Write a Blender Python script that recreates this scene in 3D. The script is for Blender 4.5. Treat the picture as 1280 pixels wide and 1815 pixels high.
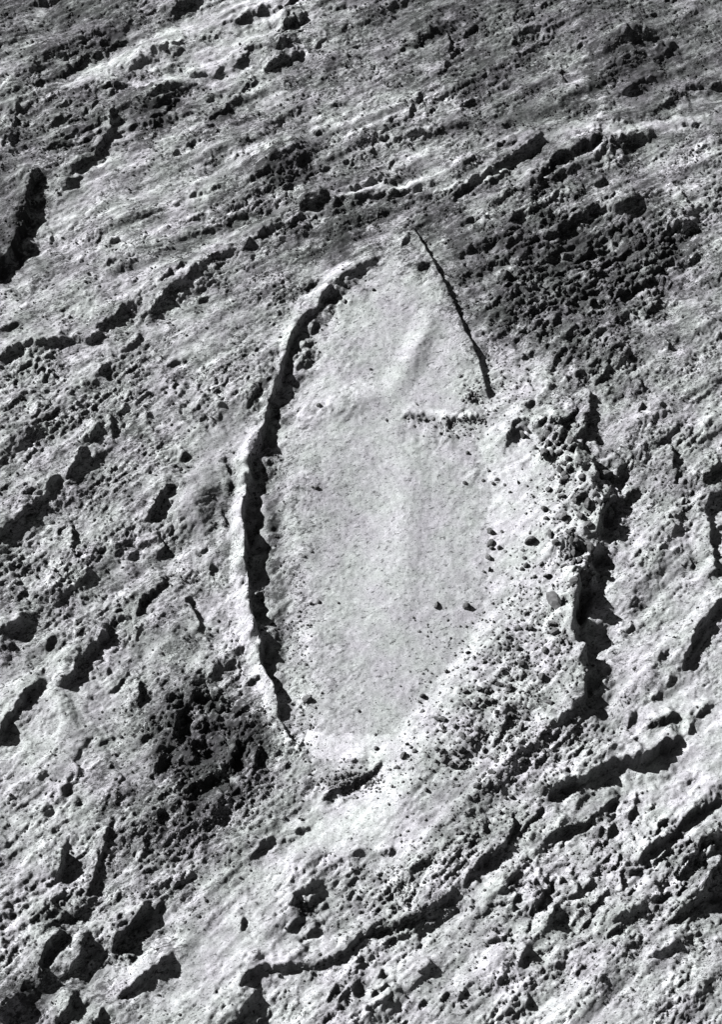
import bpy, math
import numpy as np
from mathutils import Vector

# ------------------------------------------------------------------ scene, camera, sky, sun
for o in list(bpy.data.objects):
    bpy.data.objects.remove(o, do_unlink=True)
scene = bpy.context.scene
COL = scene.collection
R = math.radians

PW, PH = 1280.0, 1815.0                 # photograph size, used to turn pixels into ground points
DEP, FOV, DIST = R(55), R(24), 427.0    # depression of the aerial view, lens, distance to the mound
CAM = np.array([0.0, -DIST * math.cos(DEP), DIST * math.sin(DEP)])
FPX = (PH / 2) / math.tan(FOV / 2)

cd = bpy.data.cameras.new('camera')
cam = bpy.data.objects.new('camera', cd)
COL.objects.link(cam)
cam.location = CAM
cam.rotation_euler = (math.pi / 2 - DEP, 0, 0)
cd.sensor_fit = 'VERTICAL'
cd.angle = FOV
cd.clip_start = 1.0
cd.clip_end = 12000
scene.camera = cam

SUN_EL, SUN_UP = R(40), R(24)           # elevation; azimuth: from the left, turned a little to the far side
sdir = Vector((-math.cos(SUN_UP) * math.cos(SUN_EL), math.sin(SUN_UP) * math.cos(SUN_EL), math.sin(SUN_EL)))
w = bpy.data.worlds.new('World')
scene.world = w
w.use_nodes = True
nt = w.node_tree
nt.nodes.clear()
sky = nt.nodes.new('ShaderNodeTexSky')
sky.sky_type = 'NISHITA'
sky.sun_disc = False
sky.sun_elevation = SUN_EL
sky.sun_rotation = R(360 - 90 + math.degrees(SUN_UP))
sky.altitude = 2000
sky.air_density = 0.35
sky.dust_density = 0.1
bw = nt.nodes.new('ShaderNodeRGBToBW')  # black-and-white film
bg = nt.nodes.new('ShaderNodeBackground')
bg.inputs['Strength'].default_value = 0.09
out = nt.nodes.new('ShaderNodeOutputWorld')
nt.links.new(sky.outputs[0], bw.inputs[0])
nt.links.new(bw.outputs[0], bg.inputs[0])
nt.links.new(bg.outputs[0], out.inputs[0])

sl = bpy.data.lights.new('sun', 'SUN')
sl.energy = 5.0
sl.angle = R(0.5)
sl.color = (1.0, 0.995, 0.985)
sun = bpy.data.objects.new('sun', sl)
COL.objects.link(sun)
sun.rotation_euler = (-sdir).to_track_quat('-Z', 'Y').to_euler()

scene.view_settings.view_transform = 'Standard'
scene.view_settings.look = 'None'
scene.view_settings.exposure = 0.76
scene.view_settings.gamma = 1.0
scene.cycles.diffuse_bounces = 0         # shade is lit by the open sky only, as on hard black-and-white film
scene.render.resolution_x = 723
scene.render.resolution_y = 1024

# ------------------------------------------------------------------ pixel <-> ground
cs, sn = math.cos(DEP), math.sin(DEP)

def to_pix(x, y, z):
    dy, dz = y - CAM[1], z - CAM[2]
    depth = dy * cs - dz * sn
    up = dy * sn + dz * cs
    return PW / 2 + FPX * x / depth, PH / 2 - FPX * up / depth

def to_ground(u, v, z=0.0):
    a, b = (u - PW / 2) / FPX, -(v - PH / 2) / FPX
    dx, dy, dz = a, cs + b * sn, -sn + b * cs
    t = (z - CAM[2]) / dz
    return dx * t, CAM[1] + dy * t

# ------------------------------------------------------------------ noise
_rng = np.random.RandomState(7)
_perm = np.concatenate([_rng.permutation(512)] * 2)
_ang = _rng.rand(512) * 2 * np.pi
_gx, _gy = np.cos(_ang).astype(np.float32), np.sin(_ang).astype(np.float32)

def perlin(x, y, seed=0):
    x = x + seed * 17.31
    y = y + seed * 9.77
    xi, yi = np.floor(x).astype(np.int32), np.floor(y).astype(np.int32)
    fx, fy = (x - xi).astype(np.float32), (y - yi).astype(np.float32)
    def g(ix, iy, dx, dy):
        h = _perm[_perm[ix & 511] + (iy & 511)]
        return _gx[h] * dx + _gy[h] * dy
    su, sv = fx * fx * fx * (fx * (fx * 6 - 15) + 10), fy * fy * fy * (fy * (fy * 6 - 15) + 10)
    a = g(xi, yi, fx, fy); b = g(xi + 1, yi, fx - 1, fy)
    c = g(xi, yi + 1, fx, fy - 1); d = g(xi + 1, yi + 1, fx - 1, fy - 1)
    return (a + su * (b - a)) * (1 - sv) + (c + su * (d - c)) * sv * 1.0

def fbm(x, y, lam, octv, seed=0, gain=0.5):
    s, a, r = 0, 1.0, 0
    for k in range(octv):
        s = s + a * perlin(x / lam, y / lam, seed + k * 3)
        r += a
        a *= gain
        lam *= 0.47
    return s

def rot(x, y, deg):
    c, s = math.cos(R(deg)), math.sin(R(deg))
    return x * c + y * s, -x * s + y * c      # along, across

def sstep(a, b, t):
    k = np.clip((t - a) / (b - a), 0, 1)
    return k * k * (3 - 2 * k)

# ------------------------------------------------------------------ grid of the ground sheet
X0, X1, Y0, Y1 = -92.0, 92.0, -112.0, 150.0
DX, DY = 0.208, 0.226
xs = np.arange(X0, X1, DX)
ys = np.arange(Y0, Y1, DY)
skirt = np.cumsum(3.0 * 1.75 ** np.arange(13))
xs_all = np.concatenate([X0 - skirt[::-1], xs, xs[-1] + skirt])
ys_all = np.concatenate([Y0 - skirt[::-1], ys, ys[-1] + skirt])
NS = len(skirt)
GX, GY = np.meshgrid(xs, ys)
NYg, NXg = GX.shape
U0, V0 = to_pix(GX, GY, 0.0)

def poly_dist(us, vs, pts):
    """signed distance (positive on the lower right), and position along the line 0..1"""
    pts = np.array(pts, float)
    seg = np.hypot(*(pts[1:] - pts[:-1]).T)
    tot = seg.sum()
    best = np.full(us.shape, 1e9); sd = np.zeros(us.shape); par = np.zeros(us.shape)
    acc = 0.0
    n = len(seg)
    for i in range(n):
        a, b = pts[i], pts[i + 1]
        d = (b - a) / seg[i]
        nx, ny = -d[1], d[0]
        if nx * 0.84 + ny * 0.54 < 0:
            nx, ny = -nx, -ny
        px, py = us - a[0], vs - a[1]
        t = px * d[0] + py * d[1]
        tc = np.clip(t, 0, seg[i])
        q = np.hypot(px - tc * d[0], py - tc * d[1])
        m = q < best
        best = np.where(m, q, best)
        sg = px * nx + py * ny
        sd = np.where(m, np.where(sg >= 0, q, -q), sd)
        par = np.where(m, (acc + tc) / tot, par)
        acc += seg[i]
    return sd, par, tot

def window(U, V, pts, pad):
    p = np.array(pts, float)
    u0, v0 = p.min(0) - pad
    u1, v1 = p.max(0) + pad
    rows = np.where((V[:, NXg // 2] > v0 - 30) & (V[:, NXg // 2] < v1 + 30))[0]
    if len(rows) == 0:
        return None
    r0, r1 = rows[0], rows[-1] + 1
    uu = U[r0:r1]
    cols = np.where((uu.max(0) > u0) & (uu.min(0) < u1))[0]
    if len(cols) == 0:
        return None
    return slice(r0, r1), slice(cols[0], cols[-1] + 1)

def scarp(H, U, V, pts, D, up=None, wd=5.0, rec=None, taper=0.3, bias=0.64, prof=None, mod=None):
    """a bank: the ground climbs to an edge, drops by D metres towards the lower right and eases back"""
    up = up or 18 + 14 * D
    rec = rec or 34 + 40 * D
    pad = max(up, rec) + 6
    wn = window(U, V, pts, pad)
    if wn is None:
        return
    s, t, tot = poly_dist(U[wn], V[wn], pts)
    taper = min(taper, 24.0 / tot)
    tp = sstep(0, taper, t) * sstep(0, taper, 1 - t) if taper > 0 else 1.0
    if prof is not None:
        tp = tp * np.interp(t, np.linspace(0, 1, len(prof)), prof)
    if mod is not None:
        tp = tp * mod[wn]
    hi, lo = D * bias, -D * (1 - bias)
    f = np.where(s < 0, hi * sstep(-up, 0, s) ** 1.3,
        np.where(s < wd, hi + (lo - hi) * sstep(0, wd, s), lo * (1 - sstep(wd, wd + rec, s))))
    # fade past the ends
    H[wn] += f * tp * sstep(0, 1, np.clip((pad - np.abs(s)) / 12, 0, 1))

def grid_map(rows, U, V, wob=0):
    g = np.array([[int(c) for c in r.split()] for r in rows], float)
    fu, fv = np.clip((U - 40) / 80, 0, g.shape[1] - 1.001), np.clip((V - 40) / 80, 0, g.shape[0] - 1.001)
    iu, iv = fu.astype(int), fv.astype(int)
    a, b = fu - iu, fv - iv
    a, b = a * a * (3 - 2 * a), b * b * (3 - 2 * b)
    return (g[iv, iu] * (1 - a) + g[iv, iu + 1] * a) * (1 - b) + (g[iv + 1, iu] * (1 - a) + g[iv + 1, iu + 1] * a) * b

def blob(U, V, cx, cy, rx, ry, deg=0, hard=0.0):
    a, b = rot(U - cx, V - cy, deg)
    q = np.sqrt((a / rx) ** 2 + (b / ry) ** 2)
    return 1 - sstep(hard, 1.0, q)

def inside(U, V, poly):
    r = np.zeros(U.shape, bool)
    n = len(poly)
    for i in range(n):
        (x1, y1), (x2, y2) = poly[i], poly[(i + 1) % n]
        if y1 == y2:
            continue
        c = ((y1 > V) != (y2 > V)) & (U < (x2 - x1) * (V - y1) / (y2 - y1) + x1)
        r ^= c
    return r

# ------------------------------------------------------------------ maps read off the photograph
ALB = """3 3 3 4 5 6 5 4 3 3 3 3 3 3 3 3
4 4 4 5 6 6 4 4 4 4 3 3 4 3 2 3
4 4 3 3 4 4 5 5 5 5 4 3 3 4 3 3
4 4 4 5 5 4 3 4 5 5 4 4 4 4 5 5
3 5 5 5 5 4 4 3 4 3 4 4 4 4 4 5
2 5 5 5 4 5 4 4 5 4 3 3 3 3 3 4
5 5 5 5 5 4 4 6 6 6 3 3 3 3 4 4
5 5 5 5 5 5 5 6 7 7 5 4 3 4 4 5
5 5 5 5 5 5 6 7 7 7 7 6 5 4 5 5
5 5 5 5 5 5 6 7 7 7 7 7 5 5 5 6
5 5 5 5 5 5 5 6 7 7 7 8 7 5 5 5
5 5 5 5 5 5 5 6 7 7 7 9 8 6 6 6
5 5 5 5 5 5 5 7 7 7 7 8 7 6 6 6
5 5 5 5 5 6 5 7 7 7 7 8 7 6 6 6
5 5 5 5 5 6 5 7 7 7 8 7 6 6 6 6
6 6 6 4 3 5 6 6 7 8 7 7 6 6 6 7
6 6 5 3 2 3 6 8 8 8 7 6 6 6 7 7
6 6 4 4 3 4 6 7 8 8 7 6 6 6 7 7
6 6 5 4 4 5 6 9 8 7 6 6 6 6 7 7
6 6 5 5 5 6 7 7 6 6 6 6 6 6 7 6
6 5 5 5 6 7 7 6 6 6 6 7 6 6 6 6
5 5 5 6 7 7 7 6 7 7 7 7 6 6 6 6
5 5 5 6 6 7 6 6 7 7 7 7 7 6 6 6""".split('\n')
ROUGH = """6 6 6 5 4 4 5 5 5 5 5 6 5 5 4 4
6 6 5 5 3 3 5 5 5 6 6 5 5 6 6 4
6 7 6 6 6 5 5 5 5 6 6 5 5 5 3 3
6 6 5 4 5 5 6 6 5 5 5 4 4 6 6 5
5 4 5 5 5 7 7 6 5 5 6 7 7 7 7 6
4 4 5 5 5 5 7 7 4 5 7 8 8 8 8 6
4 4 5 5 5 6 6 4 1 2 7 8 8 8 7 5
4 4 5 5 5 5 5 2 0 1 4 7 7 6 5 5
6 6 6 5 5 5 4 2 0 0 3 6 6 5 5 5
7 6 6 6 5 3 3 2 0 0 2 5 7 4 6 5
6 6 6 6 3 2 3 1 0 0 2 2 6 5 6 6
5 6 6 6 4 2 3 1 0 0 1 1 4 5 5 4
6 6 5 5 4 3 3 1 0 0 1 2 5 4 4 4
6 6 5 4 3 4 3 1 0 0 1 3 4 4 4 3
6 5 4 5 4 5 3 2 0 0 2 5 5 3 4 3
3 3 4 5 7 6 3 2 0 1 4 6 5 4 4 3
4 3 5 7 8 8 4 1 0 3 5 6 6 6 3 3
4 4 6 7 8 7 4 3 1 3 5 6 6 4 3 4
5 5 7 7 7 5 3 1 2 5 6 5 5 5 5 7
6 6 6 6 5 3 4 6 6 6 6 6 6 6 6 8
7 7 7 6 4 3 5 6 6 5 5 6 6 6 7 7
7 7 5 4 3 4 5 6 6 5 4 5 6 6 6 6
7 6 5 4 4 5 5 6 6 5 5 5 5 5 6 6""".split('\n')
# ------------------------------------------------------------------ the landform: broad shapes
N = lambda lam, o, seed, U=GX, V=GY: fbm(U, V, lam, o, seed)
wu = 11 * N(6.0, 2, 11) + 4.5 * N(1.6, 2, 13)
wv = 11 * N(6.0, 2, 21) + 4.5 * N(1.6, 2, 23)
B = 1.6 * fbm(GX, GY, 46, 2, 31)

# left rim bank of the boat shape: bright outer flank, steep dark inner face, trench, rise to the plateau
RIM = [(690, 452), (650, 464), (606, 492), (566, 532), (540, 562), (518, 600), (504, 645), (488, 695),
       (468, 752), (448, 803), (437, 860), (432, 930), (434, 1000), (440, 1060), (447, 1115), (457, 1155),
       (472, 1195), (488, 1240), (500, 1280), (516, 1306), (536, 1324)]
su, sv = U0 + 0.6 * wu + 8 * fbm(GX, GY, 9, 1, 15), V0 + 0.6 * wv
D = np.zeros_like(B)
scarp(D, su, sv, RIM, 3.7, up=34, wd=6, rec=92, taper=0.06, bias=0.5, prof=[.25, .4, .6, .7, .68, .85, 1.15, 1.3, 1.3, 1.15, .8, .45, .25], mod=np.clip(0.9 + 1.2 * fbm(GX, GY, 4, 2, 37), .35, 1.5))
B += D
# right side: scree slope climbing to a rocky crest, then a steep shaded drop
CREST = [(880, 700), (930, 735), (985, 770), (1025, 800), (1050, 850), (1062, 900), (1058, 960), (1040, 1000), (1020, 1040),
         (1012, 1085), (1016, 1130), (1036, 1160), (1042, 1200), (1034, 1235), (1008, 1270), (975, 1300)]
D = np.zeros_like(B)
scarp(D, U0 + 1.4 * wu, V0 + 1.4 * wv, CREST, 3.6, up=80, wd=14, rec=90, taper=0.12, bias=0.5, prof=[.1, .3, .55, .8, .9, .7, .9, 1.4, 1.1, 1.0, .8, .2], mod=np.clip(0.8 + 2.2 * fbm(GX, GY, 5, 2, 39), .1, 1.7))
B += 1.2 * blob(U0, V0, 1000, 960, 150, 300, -4)
B += D
# upper right rim and the ground falling away beyond it
URIM = [(728, 395), (745, 425), (762, 458), (790, 510), (812, 558), (826, 595), (846, 632), (858, 668), (867, 712)]
D = np.zeros_like(B)
scarp(D, U0 + 0.3 * wu, V0 + 0.3 * wv, URIM, 1.5, up=90, wd=4, rec=190, taper=0.10, bias=0.35)
B += D
# lower right lip of the plateau: a low bank facing the light
LIP = [(868, 1060), (845, 1105), (812, 1165), (770, 1220), (728, 1268), (694, 1312), (640, 1345)]
D = np.zeros_like(B)
scarp(D, U0 + .3 * wu, V0 + .3 * wv, LIP, -0.9, up=34, wd=26, rec=130, taper=0.15, bias=0.2)
B += D
# gentle crests on the plateau
B += 1.2 * blob(U0, V0, 735, 620, 34, 120, 28) + 1.2 * blob(U0, V0, 610, 715, 120, 38, -14)
B += 0.55 * blob(U0, V0, 712, 930, 55, 260, 4) - 0.35 * blob(U0, V0, 630, 1010, 60, 210, 0)
B += 1.0 * blob(U0, V0, 800, 734, 110, 17, 4, .3)
# larger knolls and hollows outside
B += 2.2 * blob(U0, V0, 300, 1105, 75, 85, 0) + 2.4 * blob(U0, V0, 345, 905, 60, 120, 20)
B += 3.0 * blob(U0, V0, 1090, 70, 140, 100, 0) - 1.6 * blob(U0, V0, 385, 1330, 110, 130, 0)
B += 1.6 * blob(U0, V0, 85, 1525, 55, 45, 0) + 2.0 * blob(U0, V0, 480, 290, 110, 60, -20)
B += 2.0 * blob(U0, V0, 90, 1270, 150, 90, -35) + 1.5 * blob(U0, V0, 1150, 1210, 90, 110, 0)
B -= 2.4 * blob(U0, V0, 1080, 470, 220, 150, 0) + 1.2 * blob(U0, V0, 640, 1390, 90, 40, -35)
B += 1.2 * blob(U0, V0, 1030, 225, 170, 26, -8)

fl1, fc1 = rot(GX, GY, 45)
fl2, fc2 = rot(GX, GY, 31)
rg0 = grid_map(ROUGH, U0, V0) / 9.0
ftop = sstep(760, 420, V0)
fold = fbm(fl1 / 4.5, fc1, 8.5, 2, 33) * (1 - ftop) + fbm(fl2 / 4.5, fc2, 7.5, 2, 35) * ftop
B += 2.1 * sstep(.15, .55, rg0) * (fold + .35 * np.abs(fold))
# pixel position of every ground point lying on the broad shapes
U, V = to_pix(GX, GY, B)
Uw, Vw = U + 0.8 * wu, V + 0.8 * wv

# ------------------------------------------------------------------ maps read off the photograph
big_u, big_v = U + 30 * fbm(GX, GY, 12, 2, 41), V + 30 * fbm(GX, GY, 12, 2, 43)
alb = grid_map(ALB, big_u, big_v)
rough = grid_map(ROUGH, big_u, big_v) / 9.0
rough = np.maximum(rough, .36 * blob(U, V, 470, 980, 50, 330, 0, .5))
RIBS = blob(U, V, 940, 665, 75, 75, 0, .4)
rough = rough * (1 - .6 * RIBS)

PLATEAU = [(735, 402), (700, 448), (655, 500), (610, 552), (575, 620), (540, 690), (520, 760), (508, 860), (508, 960),
           (520, 1080), (535, 1180), (545, 1290), (600, 1305), (690, 1298), (728, 1262), (770, 1212), (812, 1155),
           (845, 1095), (866, 1040), (872, 960), (866, 880), (862, 790), (860, 710), (846, 640), (824, 600), (800, 540), (765, 470)]
RIMBAND = [(640, 455), (600, 480), (545, 520), (512, 580), (494, 640), (478, 700), (452, 760), (428, 820), (412, 880), (406, 960),
           (404, 1040), (406, 1110), (420, 1170), (444, 1220), (474, 1282), (498, 1318), (530, 1335), (534, 1322), (514, 1304), (500, 1276), (490, 1235), (474, 1190), (460, 1152),
           (449, 1110), (442, 1058), (437, 1000), (435, 930), (440, 860), (451, 803), (471, 752), (491, 697), (507, 645), (521, 602), (543, 564), (569, 534), (608, 495)]
SCREE = [(862, 745), (900, 742), (960, 765), (1015, 800), (1040, 850), (1050, 900), (1046, 960), (1028, 1000), (1008, 1040), (1000, 1090),
         (1002, 1135), (1022, 1165), (1028, 1200), (1020, 1235), (990, 1270), (950, 1290), (880, 1300), (800, 1310), (715, 1345), (694, 1318), (728, 1262), (770, 1212),
         (812, 1155), (845, 1095), (866, 1040), (872, 960), (866, 880), (862, 790)]
END = [(545, 1292), (600, 1307), (690, 1300), (700, 1312), (672, 1342), (610, 1352), (560, 1345), (535, 1320)]
TRENCH = RIMBAND[16:] and [(608, 495), (569, 534), (543, 564), (521, 602), (507, 645), (491, 697), (471, 752), (451, 803), (440, 860), (435, 930), (437, 1000),
          (442, 1058), (449, 1110), (460, 1152), (474, 1190), (490, 1235), (498, 1262), (500, 1296), (545, 1290), (535, 1180), (520, 1080), (508, 960), (508, 860),
          (520, 760), (540, 690), (575, 620), (610, 552), (655, 500), (640, 458)]
TRACK = [(955, 236), (990, 222), (1060, 214), (1160, 212), (1290, 200), (1290, 186), (1330, 180), (1330, 216), (1230, 226), (1170, 240), (1090, 244), (1030, 250), (975, 262), (930, 285), (900, 300), (905, 290), (940, 262)]

# ------------------------------------------------------------------ banks and gullies read off the photograph
S = [
 # upper left
 (1.2, [(38, 165), (24, 200), (20, 240), (10, 275)]), (1.0, [(95, 140), (130, 122), (150, 100), (190, 88), (230, 68)]),
 (.6, [(165, 128), (240, 100), (300, 75), (400, 55)]), (.8, [(285, 124), (330, 132), (380, 128), (408, 118)]),
 (1.5, [(197, 178), (196, 235), (165, 280), (105, 305)]), (2.6, [(66, 296), (50, 350), (36, 410), (12, 455), (-25, 500)]),
 (.8, [(305, 368), (350, 340), (402, 328)]), (1.6, [(295, 24), (328, 10), (358, -10)]), (1.3, [(45, 4), (80, -2), (115, 0)]),
 (.8, [(92, 188), (128, 172)]), (1.0, [(255, 165), (290, 150), (325, 155)]), (1.0, [(260, 190), (300, 176), (335, 185)]),
 (1.0, [(255, 222), (290, 205), (330, 212)]), (.9, [(125, 205), (160, 190), (180, 195)]), (.9, [(60, 230), (95, 215), (125, 205)]),
 (.8, [(70, 265), (110, 245), (150, 225)]), (.6, [(225, 117), (262, 98)]), (.9, [(165, 165), (200, 150), (225, 148)]),
 (.8, [(355, 180), (395, 165)]), (.9, [(360, 210), (400, 190), (420, 165)]),
 (.9, [(100, 345), (125, 320), (150, 305)]), (.7, [(290, 270), (340, 255), (370, 240)]), (.9, [(330, 395), (370, 365), (400, 345)]),
 # top centre
 (1.2, [(385, 47), (440, 26), (490, 18), (535, -6)]), (2.0, [(485, 52), (520, 36), (548, 24)]), (.9, [(392, 122), (420, 110), (440, 86), (472, 77)]),
 (1.2, [(483, 88), (510, 70), (532, 58)]), (1.6, [(462, 132), (490, 110), (520, 92), (546, 80)]), (1.0, [(422, 162), (455, 146)]),
 (.8, [(400, 190), (430, 172)]), (.9, [(748, 158), (732, 190), (716, 222)]), (.8, [(648, 248), (690, 240), (725, 252)]),
 (.6, [(398, 292), (430, 275), (455, 262)]), (.6, [(560, 188), (600, 185), (640, 184)]), (.5, [(520, 165), (570, 162), (620, 166)]),
 (1.2, [(470, 285), (505, 262), (550, 255)]), (.9, [(420, 330), (455, 305), (500, 300)]), (.8, [(520, 320), (560, 300), (600, 290)]),
 (1.7, [(525, 368), (556, 356), (585, 348)]), (.9, [(588, 342), (640, 328), (700, 322), (735, 316)]), (1.2, [(585, 356), (640, 345), (740, 335), (775, 322)]),
 (1.1, [(740, 40), (790, 60), (800, 100)]), (.8, [(560, 30), (600, 15), (640, 8)]), (1.0, [(780, 130), (800, 100), (830, 75)]),
 # top right
 (1.1, [(858, 268), (890, 255), (922, 247)]), (.6, [(812, 297), (845, 276)]), (1.5, [(790, 360), (830, 325), (870, 300), (920, 272), (968, 243)]),
 (.9, [(850, 334), (890, 303), (930, 277), (972, 247)]), (2.3, [(925, 326), (960, 305), (1000, 275), (1040, 255), (1074, 244)]),
 (1.4, [(1085, 252), (1130, 244), (1170, 250)]), (.9, [(1048, 332), (1072, 308)]), (.8, [(1008, 352), (1042, 334)]),
 (1.0, [(1148, 202), (1180, 185), (1212, 165), (1250, 155), (1300, 138)]), (.35, [(1068, 213), (1172, 212)]), (.8, [(1000, 102), (1030, 78), (1066, 58)]),
 (1.2, [(1095, 65), (1130, 55), (1160, 70)]), (1.0, [(900, 80), (930, 65)]), (.9, [(870, 160), (900, 150), (930, 165)]), (.9, [(990, 110), (1000, 140), (1010, 160)]),
 (1.0, [(820, 60), (850, 50), (870, 60)]), (.9, [(960, 62), (990, 66)]), (.9, [(1090, 170), (1130, 150), (1170, 130)]), (1.2, [(1150, 110), (1185, 90), (1200, 60)]),
 (.9, [(800, 190), (840, 180), (880, 190)]), (.8, [(840, 225), (880, 222), (920, 220)]), (1.0, [(1190, 220), (1220, 218), (1250, 224)]),
 (.8, [(700, 245), (740, 238), (800, 236)]),
 # crags on the right shoulder
 (1.6, [(980, 420), (1020, 388), (1062, 372), (1112, 366), (1146, 350)]), (1.2, [(968, 352), (972, 380), (966, 410)]), (2.4, [(1170, 412), (1200, 402), (1240, 405)]),
 (1.4, [(1085, 535), (1128, 510), (1160, 500), (1205, 503)]), (1.1, [(1190, 318), (1210, 350), (1226, 378)]), (1.0, [(1100, 400), (1125, 425), (1140, 445)]),
 (1.2, [(880, 440), (920, 428), (960, 425), (1000, 412)]), (1.2, [(950, 470), (985, 455), (1030, 450)]), (1.2, [(1030, 500), (1070, 475), (1110, 470)]),
 (1.1, [(1010, 540), (1050, 520), (1085, 515)]), (1.0, [(880, 500), (915, 485), (950, 490)]), (1.0, [(900, 530), (940, 520), (975, 528)]),
 (1.2, [(1140, 560), (1165, 530), (1180, 510)]), (1.0, [(1080, 570), (1110, 560), (1135, 565)]), (.9, [(830, 430), (860, 420), (890, 425)]), (.9, [(840, 465), (880, 460), (910, 470)]),
 (1.1, [(940, 590), (965, 570), (1000, 565)]), (1.0, [(1190, 470), (1225, 465), (1250, 450)]), (.9, [(900, 395), (940, 378), (960, 372)]),
 (.9, [(815, 400), (850, 385), (880, 372)]), (1.2, [(1050, 430), (1080, 420), (1110, 430)]), (1.1, [(1000, 600), (1040, 585), (1075, 590)]),
 # ribs beside the rim
 (.9, [(908, 642), (935, 626), (958, 628)]), (.8, [(926, 657), (952, 646)]), (.9, [(962, 648), (985, 635), (1005, 628)]), (1.2, [(908, 692), (940, 677), (988, 686)]),
 (1.0, [(922, 710), (945, 706), (975, 716)]), (.8, [(955, 604), (1005, 606)]), (1.3, [(940, 756), (970, 744), (1000, 742)]), (.8, [(905, 610), (930, 600)]),
 (1.5, [(1042, 690), (1046, 740), (1034, 768), (1010, 788)]), (1.6, [(1000, 800), (1025, 795), (1050, 812), (1062, 830)]), (1.2, [(1062, 836), (1080, 866), (1104, 890)]),
 (2.2, [(1054, 880), (1078, 890), (1092, 930)]), (1.2, [(1098, 655), (1110, 630), (1122, 615)]), (1.1, [(1134, 676), (1140, 695)]), (1.0, [(1128, 730), (1138, 712)]),
 (.7, [(1158, 798), (1190, 770), (1222, 744)]), (.6, [(1232, 766), (1268, 768)]), (1.4, [(1192, 785), (1192, 835)]), (2.0, [(1238, 860), (1262, 838), (1290, 820)]),
 (1.5, [(1290, 862), (1258, 882), (1250, 910), (1260, 945), (1266, 985), (1274, 1030)]), (1.1, [(1205, 860), (1230, 850)]), (1.1, [(1205, 895), (1232, 885)]), (1.1, [(1180, 945), (1215, 925), (1230, 915)]),
 (1.2, [(1050, 690), (1075, 660), (1092, 645)]), (1.0, [(1020, 665), (1036, 655)]), (1.0, [(1180, 600), (1186, 625)]), (.8, [(1220, 640), (1232, 618)]),
 # right, below
 (1.4, [(1042, 990), (1062, 984), (1090, 1000)]), (1.5, [(1034, 1030), (1058, 1022), (1064, 1050)]), (2.0, [(1008, 1056), (1030, 1052), (1056, 1058)]),
 (1.9, [(1295, 1050), (1258, 1090), (1242, 1108), (1226, 1135), (1215, 1168), (1210, 1195)]), (.7, [(1212, 1192), (1190, 1206), (1180, 1225), (1138, 1252)]),
 (.5, [(1092, 1228), (1104, 1258), (1124, 1278)]), (.9, [(1108, 1078), (1130, 1062), (1155, 1058)]), (.9, [(1100, 1128), (1125, 1112), (1150, 1115)]), (.6, [(1222, 980), (1228, 1015)]),
 (.7, [(1115, 1000), (1145, 1004)]), (.6, [(1180, 1050), (1215, 1046)]), (.7, [(1160, 1165), (1190, 1150)]),
 (1.3, [(970, 1428), (940, 1452), (915, 1478)]), (1.1, [(842, 1542), (826, 1566), (812, 1592)]), (1.0, [(600, 1700), (560, 1716), (520, 1712)]), (1.2, [(188, 1104), (214, 1096), (236, 1094)]), (1.0, [(150, 792), (172, 760), (184, 735)]), (1.0, [(1140, 1252), (1120, 1272), (1100, 1300)]), (3.0, [(962, 1428), (982, 1402), (1012, 1388), (1050, 1370), (1100, 1350), (1140, 1344), (1172, 1325), (1216, 1300)]), (1.2, [(1208, 1308), (1226, 1280), (1240, 1256), (1270, 1244)]),
 (1.4, [(1138, 1292), (1178, 1280), (1206, 1262)]), (1.6, [(960, 1488), (1000, 1470), (1040, 1450), (1070, 1430), (1106, 1408)]), (.9, [(1052, 1484), (1070, 1463)]), (1.0, [(1072, 1488), (1092, 1458)]),
 (.8, [(1108, 1452), (1142, 1424)]), (2.0, [(903, 1436), (910, 1462), (892, 1500), (866, 1524), (834, 1546)]), (1.0, [(870, 1400), (890, 1390), (905, 1410)]), (1.0, [(855, 1420), (862, 1395), (875, 1380)]),
 (1.8, [(1290, 1410), (1250, 1430), (1210, 1455), (1192, 1480), (1152, 1505), (1126, 1532)]), (1.7, [(1288, 1468), (1242, 1490), (1226, 1530), (1198, 1562)]), (2.2, [(1290, 1512), (1265, 1550), (1250, 1596)]),
 (.9, [(950, 1310), (975, 1290), (985, 1270)]), (1.0, [(940, 1365), (960, 1345), (990, 1340)]), (.9, [(1000, 1320), (1020, 1310)]), (1.0, [(885, 1300), (900, 1270), (905, 1240)]), (.9, [(905, 1340), (930, 1325), (960, 1320)]),
 # lower right slumps
 (1.3, [(882, 1582), (900, 1555), (924, 1536)]), (1.2, [(908, 1598), (932, 1566)]), (1.8, [(942, 1622), (955, 1600), (968, 1576)]), (1.6, [(962, 1642), (988, 1596)]),
 (1.0, [(998, 1642), (1034, 1612)]), (1.2, [(1028, 1642), (1047, 1612)]), (1.2, [(1018, 1592), (1050, 1572), (1074, 1558)]), (1.0, [(1078, 1642), (1134, 1612)]), (1.2, [(1066, 1668), (1095, 1645), (1124, 1648)]),
 (1.2, [(1068, 1687), (1110, 1680), (1144, 1658)]), (1.2, [(1140, 1605), (1165, 1590), (1178, 1560)]), (2.4, [(1188, 1632), (1215, 1615), (1245, 1595), (1285, 1574)]), (1.1, [(1138, 1697), (1180, 1685), (1218, 1662)]),
 (1.0, [(917, 1702), (946, 1678)]), (.8, [(968, 1714), (1002, 1704)]), (.7, [(1018, 1727), (1042, 1714)]), (1.0, [(1100, 1545), (1125, 1520)]), (1.0, [(1150, 1545), (1190, 1530)]), (.9, [(880, 1745), (900, 1725)]),
 (1.2, [(960, 1565), (975, 1545)]), (.9, [(990, 1572), (1005, 1555)]), (.8, [(1060, 1745), (1070, 1730)]), (.9, [(1130, 1760), (1150, 1755)]), (.8, [(1200, 1745), (1220, 1730)]), (.9, [(925, 1790), (940, 1765)]),
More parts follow.
